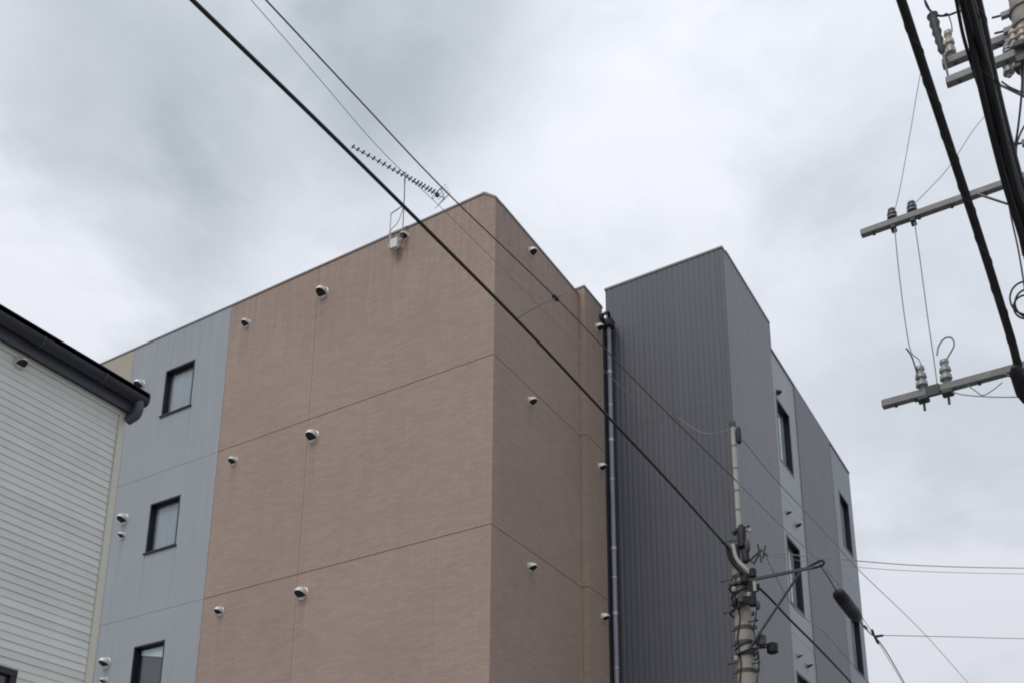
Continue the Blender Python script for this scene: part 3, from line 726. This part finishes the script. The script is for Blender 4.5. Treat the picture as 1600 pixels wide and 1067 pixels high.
pod(1148, 832, 0.06, 0.03, -0.1, 'rubber', 'insulator'); pod(1172, 828, 0.06, 0.028, -0.1, 'palepipe', 'insulator'); pod(1150, 1028, 0.07, 0.03, -0.14, 'palepipe', 'insulator')
bm = nb(); s = at_y(1172, 864, PM.y - 0.15)                     # strain clamps and hooks at the right of the head
for (x0, y0_, x1, y1_) in ((1172, 875, 1190, 858), (1190, 858, 1200, 868), (1184, 850, 1190, 878), (1196, 852, 1192, 872), (1165, 868, 1178, 880), (1178, 880, 1190, 858)):
    tube(bm, [at_y(x0, y0_, PM.y - 0.1), at_y(x1, y1_, PM.y - 0.1)], 0.014, 6)
ppart(pm, 'strain_clamp', bm, M['steel_dark'])
# heavy cable bends entering the head from the left
for k, (dx, dy) in enumerate(((0, 0), (5, 4), (9, -2))):
    bm = nb(); tube(bm, spline([at_y(1136 + dx, 852 + dy, PM.y - 0.12 - 0.03 * k), at_y(1142 + dx, 874 + dy, PM.y - 0.12 - 0.03 * k), at_y(1156 + dx, 890 + dy, PM.y - 0.13 - 0.02 * k), at_y(1168 + dx, 903 + dy, PM.y - 0.13), at_y(1171 + dx, 925 + dy, PM.y - 0.13)], 6), 0.026, 10)
    ppart(pm, 'cable_bend', bm, M['rubber'] if k != 2 else M['palepipe'])
for (pts_) in (((1150, 900), (1146, 930), (1156, 962), (1152, 1000), (1158, 1035), (1154, 1080)), ((1178, 905), (1182, 950), (1178, 985), (1186, 1030), (1180, 1080))):
    bm = nb(); tube(bm, spline([at_y(x, y, PM.y - 0.12) for x, y in pts_], 6), 0.009, 6); ppart(pm, 'riser_wire', bm, M['rubber'])
for (y0_, y1_, turns, r_) in ((905, 962, 4.5, 0.014), (1000, 1032, 2.5, 0.012)):
    pts_ = []
    for k in range(int(turns * 14) + 1):
        t_ = k / (turns * 14); an = 2 * pi * turns * t_
        rr = 0.135 + 0.02 * sin(an * 0.37 + y0_) + 0.012 * random.uniform(-1, 1)
        pts_.append(PM + Vector((rr * cos(an), rr * sin(an), Z(y1_ + (y0_ - y1_) * t_) + 0.03 * sin(an * 1.0 + 1.3))))
    bm = nb(); tube(bm, pts_, r_, 7); ppart(pm, 'cable_wrap', bm, M['rubber'])
for (yy, ang, ln_) in ((830, -0.5, 0.10), (846, 2.6, 0.12), (905, 3.0, 0.13), (922, -0.2, 0.16), (955, 2.9, 0.12), (975, 0.1, 0.10), (1035, 3.0, 0.10), (1040, 0.0, 0.09)):
    bm = nb(); q_ = PM + Vector((0, -0.06, Z(yy))); d_ = Vector((cos(ang), -abs(sin(ang)) * 0.3, 0.0))
    tube(bm, [q_, q_ + d_ * (0.10 + ln_)], 0.010, 6); lathe(bm, q_ + d_ * (0.09 + ln_), d_, [(0, 0.018), (0.02, 0.022), (0.03, 0.012)], 8); ppart(pm, 'bolt', bm, M['steel_dark'])
# side arm and brace towards the street
az = Z(915); tip = at_y(1283, 884, PM.y); tip.z = az
bm = nb(); bar(bm, PM + Vector((-0.12, -0.14, az)), Vector((tip.x - 0.06, PM.y - 0.14, az)), 0.036, 0.036); arm = ppart(pm, 'side_arm', bm, M['steel_dark'], False)
bm = nb(); tube(bm, [PM + Vector((0.10, -0.14, Z(1020))), Vector((at_y(1255, 893, PM.y).x, PM.y - 0.14, az - 0.03))], 0.018, 8); ppart(pm, 'brace', bm, M['steel_dark'])
bm = nb(); t0 = Vector((tip.x - 0.16, PM.y - 0.14, az + 0.01))
tube(bm, spline([t0, t0 + Vector((0.10, 0, 0.03)), t0 + Vector((0.20, 0, 0.06)), t0 + Vector((0.235, 0, 0.03)), t0 + Vector((0.20, 0, -0.01)), t0 + Vector((0.08, 0, -0.02))], 5), 0.016, 6); ppart(pm, 'cable_hook', bm, M['rubber'])

# ------------------------------------------------------------------ near pole at the right with crossarms
PR = Vector((-0.0, 0.0, 0.0)); _p = at(1672, 450, 9.6)
PR = Vector((_p.x, _p.y, 0.0))
pr_ = empty('utility_pole', PR)
tag(pr_, 'tall utility pole at the right edge with steel crossarms and insulators', 'utility pole')
bm = nb(); tube(bm, [PR + Vector((0, 0, z)) for z in (0, 5, 9, 13.2)], [0.17, 0.14, 0.115, 0.095], 24); ppart(pr_, 'shaft', bm, M['concrete'])
FY = PR.y - 0.15                                  # arms are bolted on the near side of the pole
def arm_end(px, py, y):
    return at_y(px, py, y)
def crossarm(pl, y, w=0.075, right=0.35):
    e = arm_end(*pl, y)
    bm = nb(); box(bm, e.x, PR.x + right, y - w / 2, y + w / 2, e.z - w / 2, e.z + w / 2, 0.006)
    a = ppart(pr_, 'crossarm', bm, M['steel'], False)
    return a, e
A1, E1 = crossarm((1346, 366), FY, 0.07)
A2, E2 = crossarm((1379, 632), FY, 0.075)
A3, E3 = crossarm((1473, 102), PR.y + 0.14, 0.085, 0.9)
A4, E4 = crossarm((1479, 130), FY, 0.085, 0.9)
for e_ in (E1, E2, E4):
    bm = nb(); tube(bm, [Vector((PR.x, PR.y, e_.z - 0.03)), Vector((PR.x, PR.y, e_.z + 0.03))], 0.15, 24); box(bm, PR.x - 0.05, PR.x + 0.05, FY - 0.06, PR.y + 0.1, e_.z - 0.02, e_.z + 0.02); ppart(pr_, 'pole_band', bm, M['steel_dark'])
for e_, dz in ((E1, -0.55), (E2, -0.5), (E4, -0.6)):   # knee braces
    bm = nb(); bar(bm, Vector((PR.x - 0.05, FY - 0.02, e_.z + dz)), Vector((max(e_.x + 0.25, PR.x - 0.62), FY - 0.045, e_.z - 0.04)), 0.03, 0.008); ppart(pr_, 'brace', bm, M['steel'], False)
def pin_insulator(p, h=0.16, r=0.045, m='porcelain', up=1):
    bm = nb(); prof = [(0, r * 0.35), (h * 0.12, r * 0.4), (h * 0.15, r), (h * 0.30, r * 0.95), (h * 0.34, r * 0.62), (h * 0.45, r * 0.62), (h * 0.48, r * 0.95), (h * 0.62, r * 0.9), (h * 0.68, r * 0.55), (h * 0.78, r * 0.55), (h * 0.82, r * 0.75), (h * 0.95, r * 0.7), (h, r * 0.3)]
    lathe(bm, p, (0, 0, up), prof, 16); ppart(pr_, 'insulator', bm, M[m])
def on_arm(px, py, y, top_off): 
    p = at_y(px, py, y); return p
I1 = Vector((at_y(1395, 347, FY).x, FY, E1.z + 0.036)); I2 = Vector((at_y(1426, 337, FY).x, FY, E1.z + 0.036))
pin_insulator(I1, 0.13, 0.05, 'insul'); pin_insulator(I2, 0.13, 0.05, 'insul')
I3 = Vector((at_y(1442, 612, FY).x, FY - 0.01, E2.z + 0.04)); I4 = Vector((at_y(1480, 602, FY).x, FY - 0.01, E2.z + 0.04))
pin_insulator(I3, 0.25, 0.055, 'porcelain'); pin_insulator(I4, 0.25, 0.055, 'porcelain')
for p in (I3, I4, I1, I2):                        # bolt and saddle below the arm
    k = 1 if p in (I3, I4) else 0.5
    bm = nb(); box(bm, p.x - 0.05 * k, p.x + 0.05 * k, p.y - 0.05, p.y + 0.05, p.z - 0.125, p.z - 0.085, 0.008); tube(bm, [p - Vector((0, 0, 0.16 * k + 0.06)), p + Vector((0, 0, 0.02))], 0.012, 8); ppart(pr_, 'insulator_bolt', bm, M['steel_dark'])
p = Vector((at_y(1460, 622, FY).x, FY - 0.02, E2.z - 0.01)); bm = nb(); box(bm, p.x - 0.06, p.x + 0.06, FY - 0.055, FY - 0.038, p.z - 0.06, p.z + 0.05, 0.006); ppart(pr_, 'arm_plate', bm, M['steel_dark'])
for (e_, ya) in ((E1, FY), (E2, FY), (E4, FY), (E3, PR.y + 0.14)):
    for fx in (0.12, 0.30, 0.55, 0.85, 1.15):
        x_ = e_.x + fx
        if x_ > PR.x - 0.1: continue
        bm = nb(); tube(bm, [(x_, ya, e_.z - 0.058), (x_, ya, e_.z + 0.05)], 0.009, 6); lathe(bm, (x_, ya, e_.z - 0.060), (0, 0, 1), [(0, 0.016), (0.014, 0.016)], 6); ppart(pr_, 'bolt', bm, M['steel_dark'])
    bm = nb(); box(bm, e_.x - 0.003, e_.x + 0.004, ya - 0.030, ya + 0.030, e_.z - 0.028, e_.z + 0.028); ppart(pr_, 'arm_end_cap', bm, M['rubber'], False)
for zz in (E4.z + 0.28, E4.z + 0.42, E4.z + 0.62, E4.z + 0.95, E1.z - 0.5, E1.z + 0.45):
    bm = nb(); tube(bm, [Vector((PR.x, PR.y, zz)), Vector((PR.x, PR.y, zz + 0.045))], 0.125, 24); box(bm, PR.x - 0.19, PR.x - 0.11, PR.y - 0.05, PR.y + 0.0, zz - 0.005, zz + 0.05); ppart(pr_, 'pole_band', bm, M['steel'], False)
    bm = nb(); tube(bm, [Vector((PR.x - 0.1, PR.y - 0.02, zz + 0.02)), Vector((PR.x - 0.27, PR.y - 0.06, zz + 0.02))], 0.011, 6); ppart(pr_, 'step_bolt', bm, M['steel_dark'])
# upper double arm: cut-out switch, insulators
y3 = PR.y + 0.14
p = Vector((at_y(1487, 95, y3).x, y3, E3.z + 0.043)); pin_insulator(p, 0.36, 0.055, 'porcelain_brown')
c0 = at_y(1456, 22, FY - 0.05); c1 = at_y(1473, 84, FY - 0.05)
bm = nb(); lathe(bm, c0, c1 - c0, [(0, 0.030)] + [((c1 - c0).length * (0.05 + 0.105 * q), (0.056 - 0.0022 * q) if q % 2 == 0 else (0.040 - 0.0016 * q)) for q in range(9)] + [((c1 - c0).length, 0.02)], 14); ppart(pr_, 'cutout_switch', bm, M['porcelain_dark'])
bm = nb(); tube(bm, [c1, Vector((E3.x + 0.06, FY - 0.02, E4.z + 0.03))], 0.012, 6); tube(bm, [c1, Vector((E3.x + 0.05, y3, E3.z + 0.03))], 0.01, 6); ppart(pr_, 'switch_bracket', bm, M['steel'])
for (px, py, y, h, r, m) in ((1568, 62, y3, 0.30, 0.055, 'porcelain'), (1583, 60, FY, 0.26, 0.05, 'porcelain_brown'), (1596, 52, FY - 0.03, 0.24, 0.05, 'porcelain_brown'), (1575, 92, FY, 0.12, 0.04, 'porcelain')):
    q = at_y(px, py, y); q.z = E4.z + 0.043; pin_insulator(q, h, r, m)
for (px, py, r) in ((1592, 70, 0.05), (1598, 92, 0.06), (1590, 105, 0.035)):
    q = at_y(px, py, FY - 0.09); bm = nb(); box(bm, q.x - r, q.x + r, q.y - 0.03, q.y + 0.03, q.z - r * 0.7, q.z + r * 0.7, 0.01); ppart(pr_, 'line_clamp', bm, M['steel_dark'])
def jumper(pts, r, m='wire', y=None, name='jumper_wire'):
    bm = nb(); tube(bm, spline([at_y(x, yy, FY - 0.05 if y is None else y) for x, yy in pts], 8), r, 6)
    return ppart(pr_, name, bm, M[m])
jumper(((1443, -20), (1447, 8), (1463, 24), (1482, 24), (1500, 18), (1520, 18)), 0.011, 'rubber')
jumper(((1445, 0), (1452, 14), (1457, 26)), 0.008, 'rubber')
jumper(((1472, 26), (1480, 22), (1486, 36), (1488, 50)), 0.006)
jumper(((1398, 330), (1406, 296), (1420, 220), (1432, 150), (1440, 105)), 0.004, 'wire_grey')
jumper(((1430, 318), (1480, 265), (1520, 205), (1545, 175)), 0.0035, 'wire_grey')
jumper(((1398, 358), (1404, 420), (1414, 500), (1423, 548), (1436, 562), (1441, 578)), 0.0055, 'wire_grey')
jumper(((1416, 544), (1424, 556), (1432, 580), (1437, 606)), 0.008, 'steel_dark' if False else 'wire')
jumper(((1429, 348), (1438, 410), (1450, 500), (1459, 560), (1465, 606)), 0.0055, 'wire_grey')
jumper(((1464, 555), (1467, 540), (1476, 529), (1486, 528), (1491, 537), (1487, 548), (1480, 560), (1479, 572)), 0.008, 'wire_grey')
jumper(((1512, 602), (1524, 610), (1535, 617), (1550, 610), (1566, 597)), 0.005, 'wire_grey')
jumper(((1488, 612), (1510, 617), (1560, 620), (1625, 619)), 0.005, 'wire_grey')
jumper(((1540, 120), (1542, 150), (1552, 172), (1560, 180)), 0.006, 'wire_grey')
jumper(((1565, 128), (1580, 138), (1605, 148)), 0.008)
jumper(((1598, 100), (1596, 150), (1590, 205), (1583, 240), (1577, 262)), 0.011, 'rubber')
jumper(((1605, 190), (1594, 210), (1588, 232), (1590, 262)), 0.009, 'rubber')
jumper(((1572, 292), (1580, 340), (1590, 385), (1597, 425), (1604, 470)), 0.009, 'wire')
jumper(((1580, 300), (1588, 350), (1598, 400)), 0.006, 'wire')
# slack coil hung on the pole
for (dx, dy, s) in ((0, 0, 1), (4, 8, 0.85), (-2, 14, 0.7)):
    bm = nb(); tube(bm, spline([at_y(1604 + dx + 26 * s * cos(t), 466 + dy + 26 * s * sin(t), FY - 0.03) for t in [2 * pi * k / 10 for k in range(11)]], 4), 0.009, 6); ppart(pr_, 'slack_coil', bm, M['rubber'])

# ------------------------------------------------------------------ overhead cables and wires
def cable(label, pts, r, m='rubber', n=8, lash=0.0, sub=8, group=None, cat='cable', name='overhead_cable'):
    path = spline(pts, sub)
    bm = nb(); tube(bm, path, r, n); o = obj(name, bm, M[m], None, True)
    tag(o, label, cat, group)
    if lash:                                      # spiral lashing wire round the sheath
        hp_ = []; tot = 0; prev = None; s = None
        fine_ = spline(pts, 60)
        for i, p in enumerate(fine_):
            t = (fine_[min(i + 1, len(fine_) - 1)] - fine_[max(i - 1, 0)]).normalized(); s_, w_ = frame_of(t)
            if prev is not None: tot += (p - prev).length
            prev = p; a_ = tot / lash * 2 * pi
            hp_.append(p + (s_ * cos(a_) + w_ * sin(a_)) * (r + 0.001))
        bm = nb(); tube(bm, hp_, 0.0035, 5); q = obj('lashing_wire', bm, M['steel_dark'], o, True)
    return o
HEAD = at_y(1140, 858, PM.y - 0.12)
dH = (HEAD - CAM).dot(FWD)
# (pixel column, row, depth) triples along each run; depths shrink towards the pole standing behind the viewer's left
cable('thick black cable crossing the brown wall from the upper left to the pole',
      [at(120, -176, 5.4) + (at(120, -176, 5.4) - at(300, 0, 6.3)) * 5, at(120, -176, 5.4), at(300, 0, 6.3), at(545, 238, 7.8), at(805, 497, 9.9), at(945, 645, 11.4), at(1060, 768, 12.6), HEAD], 0.0148, sub=10, lash=0.0)
cable('thin dark wire running above the thick cable over the corner of the brown roof',
      [at(230, -195, 6.4) + (at(230, -195, 6.4) - at(415, 0, 7.6)) * 5, at(230, -195, 6.4), at(415, 0, 7.6), at(560, 155, 8.7), at(697, 300, 9.8), at(870, 467, 11.3), at(1010, 612, 12.7), at(1152, 752, 14.0)], 0.0065, 'wire')
cable('faint grey wire between the two dark lines beside the roof antenna',
      [at(200, -215, 6.6) + (at(200, -215, 6.6) - at(392, 0, 7.9)) * 5, at(200, -215, 6.6), at(392, 0, 7.9), at(500, 125, 8.8), at(600, 240, 9.6), at(715, 350, 10.6), at(940, 575, 12.8), at(1148, 770, 14.0)], 0.003, 'wire_grey')
# short tie between thin wire and thick cable
P0, P1 = at(805, 499, 9.95), at(868, 466, 11.25)
bm = nb(); tube(bm, spline([P0, P0.lerp(P1, 0.5) + Vector((0, 0, 0.015)), P1, P1 + (P1 - P0) * 0.28], 6), 0.008, 6)
tie = obj('cable_tie_rod', bm, M['wire'], None, True); tag(tie, 'short dark spacer joining the thin wire to the thick cable before the brown wall', 'spacer')
bm = nb(); d_ = (at(880, 476, 11.4) - at(856, 453, 11.15)).normalized(); lathe(bm, P1 - d_ * 0.06, d_, [(0, 0.010), (0.02, 0.024), (0.09, 0.024), (0.12, 0.010)], 10); obj('clamp', bm, M['rubber'], tie)
# beyond the pole, down the street
cable('wire leaving the pale pipe top past the upper street windows',
      [at_y(1160, 686, PM.y - 0.02), at(1215, 752, 15.6), at(1300, 843, 18.6), at(1345, 893, 20.5), at(1440, 985, 25), at(1515, 1069, 30), at(1570, 1130, 36)], 0.007, 'wire_grey')
cable('wire slanting from the middle of the pale pipe across the street wall',
      [at(1152, 752, 14.0), at(1220, 820, 15.7), at(1290, 888, 18.0), at(1350, 968, 21.0), at(1412, 1069, 26), at(1450, 1135, 31)], 0.0065, 'wire_grey')
cable('black cable slanting from the side arm to the bottom edge before the street wall',
      [at_y(1176, 908, PM.y - 0.14), at(1205, 936, 14.3), at(1232, 965, 14.8), at(1285, 1018, 16.0), at(1335, 1072, 17.6), at(1400, 1150, 20)], 0.016, 'rubber')
cable('second thin cable running just above the black cable at the bottom edge',
      [at_y(1192, 860, PM.y - 0.14), at(1240, 948, 15.0), at(1290, 990, 16.5), at(1345, 1052, 18.3), at(1400, 1110, 20.5)], 0.006, 'wire_grey')
# splice closure hung on the cable from the arm tip
tipw = Vector((tip.x + 0.02, PM.y - 0.14, az + 0.02))
cl0, cl1 = at(1309, 925, 14.5), at(1342, 968, 15.4)
hangc = cable('short black cable carrying the splice closure below the side arm tip', [tipw, at(1296, 904, 14.1), cl0, cl1, at(1356, 985, 15.9), at(1380, 1010, 16.8), at(1415, 1070, 19.0), at(1450, 1130, 22)], 0.009, 'wire')
ax = cl1 - cl0; ln = ax.length
bm = nb(); lathe(bm, cl0, ax, [(0, 0.025), (0.03, 0.06), (0.07, 0.088), (ln * 0.42, 0.095), (ln * 0.5, 0.088), (ln * 0.58, 0.095), (ln - 0.14, 0.082), (ln - 0.05, 0.05), (ln, 0.022)], 18)
clo = obj('splice_closure', bm, M['rubber'], None, True); tag(clo, 'black capsule shaped cable splice closure hanging before the far street windows', 'splice closure')
for f_ in (0.25, 0.72):
    bm = nb(); q = cl0 + ax * f_; lathe(bm, q, ax, [(0, 0.096), (0.03, 0.096)], 18); obj('closure_band', bm, M['steel_dark'], clo)
for (x0, y0_, x1, y1_) in ((1362, 982, 1366, 994), (1366, 994, 1381, 992), (1366, 992, 1373, 1006), (1349, 976, 1355, 983)):
    d0 = 15.9; bm = nb(); A_ = at(x0, y0_, d0); B_ = at(x1, y1_, d0); tube(bm, [A_, A_.lerp(B_, 0.2), A_.lerp(B_, 0.8), B_], [0.008, 0.02, 0.02, 0.008], 8); obj('wire_clip', bm, M['rubber'], hangc)
# level wires running off to the right
cable('upper level thin wire running right from the pole across the lower sky', [at_y(1198, 862, PM.y - 0.1), at(1300, 872, 15.5), at(1440, 883, 17.4), at(1600, 887, 19.5), at(1780, 887, 21.8), at(2000, 881, 24.5), at(2300, 862, 28)], 0.0075, 'wire_grey')
cable('second level wire just below the upper one across the lower sky', [at_y(1194, 866, PM.y - 0.1), at(1300, 882, 15.5), at(1440, 892, 17.4), at(1600, 896, 19.5), at(1780, 896, 21.8), at(2000, 890, 24.5), at(2300, 870, 28)], 0.0045, 'wire_grey')
cable('lowest level thin wire running right from the splice closure', [at(1381, 992, 15.9), at(1480, 994, 17.1), at(1600, 997, 18.6), at(1780, 998, 20.8), at(2000, 993, 23.4), at(2300, 980, 27)], 0.006, 'wire_grey')
cable('thin drop wire between the pale pipe top and the tower wall', [at_y(1148, 668, PM.y - 0.03), at(1100, 676, 15.0), Vector((1.35, 4.095, 12.0))], 0.004, 'wire_grey')
# heavy cables at the upper right, running down the street past the near pole
zR = PR
E_a = Vector((PR.x - 0.16, PR.y - 0.1, at_y(1612, 625, PR.y - 0.1).z))
cable('heavy black cable sweeping down the right side in front of the crossarms',
      [at(1352, -170, 7.3) + (at(1352, -170, 7.3) - at(1408, 0, 7.9)) * 6, at(1352, -170, 7.3), at(1408, 0, 7.9), at(1470, 188, 8.5), at(1532, 376, 9.0), at(1580, 530, 9.25), at(1603, 606, 9.35), Vector((PR.x - 0.22, PR.y - 0.12, at(1610, 640, 9.4).z)), Vector((PR.x - 0.24, PR.y + 6, at(1610, 640, 9.4).z - 0.25)), Vector((PR.x - 0.3, PR.y + 32, at(1610, 640, 9.4).z + 0.3))], 0.034, n=12, lash=0.45)
def carry(p, off):
    zc = p[-1].z - 0.15
    return [p[0] + (p[0] - p[1]) * 6] + p[:-1] + [Vector((PR.x - 0.2 - off, PR.y - 0.16, zc)), Vector((PR.x - 0.2 - off, PR.y + 6, zc - 0.3)), Vector((PR.x - 0.25 - off, PR.y + 32, zc + 0.3))]
bund = [((1462, -180), (1512, 0), (1548, 150), (1580, 275), (1612, 385), (1650, 500)), ((1478, -180), (1524, 0), (1556, 150), (1588, 275), (1620, 385), (1655, 490)),
        ((1455, -170), (1503, 0), (1536, 150), (1570, 285), (1604, 400), (1640, 510)), ((1470, -170), (1516, 10), (1545, 120), (1586, 290), (1614, 378), (1650, 480))]
ds = (7.6, 8.1, 8.5, 8.85, 9.1, 9.3)
names_ = ('middle heavy black cable of the twisted bundle at the upper right corner', 'rightmost heavy black cable of the bundle at the upper right corner',
          'leftmost slimmer black cable of the bundle at the upper right corner', 'slim black cable woven through the bundle at the upper right corner')
for i, (b_, r_) in enumerate(zip(bund, (0.052, 0.046, 0.026, 0.024))):
    cable(names_[i], carry([at(x, y, d + (0.0, 0.09, -0.05, -0.10)[i]) for (x, y), d in zip(b_, ds)], 0.04 * i), r_, n=12, lash=0.5 if i < 2 else 0.0, group='bundled street cables')
cable('thin slack black strand bulging left of the bundle at the upper right corner',
      [at(1470, -120, 7.7), at(1494, 0, 8.0), at(1506, 60, 8.2), at(1526, 125, 8.45), at(1548, 185, 8.6), at(1566, 260, 8.8), at(1600, 380, 9.1), Vector((PR.x - 0.2, PR.y - 0.16, at(1640, 500, 9.3).z))], 0.013, group='bundled street cables')
# dark strain clamp cluster where the heavy cable meets the lower arm
q = at(1598, 605, 9.3)
bm = nb(); lathe(bm, at(1584, 572, 9.2), at(1612, 640, 9.4) - at(1584, 572, 9.2), [(0, 0.025), (0.05, 0.055), (0.26, 0.07), (0.36, 0.045)], 12); sc2 = ppart(pr_, 'cable_clamp', bm, M['rubber'])
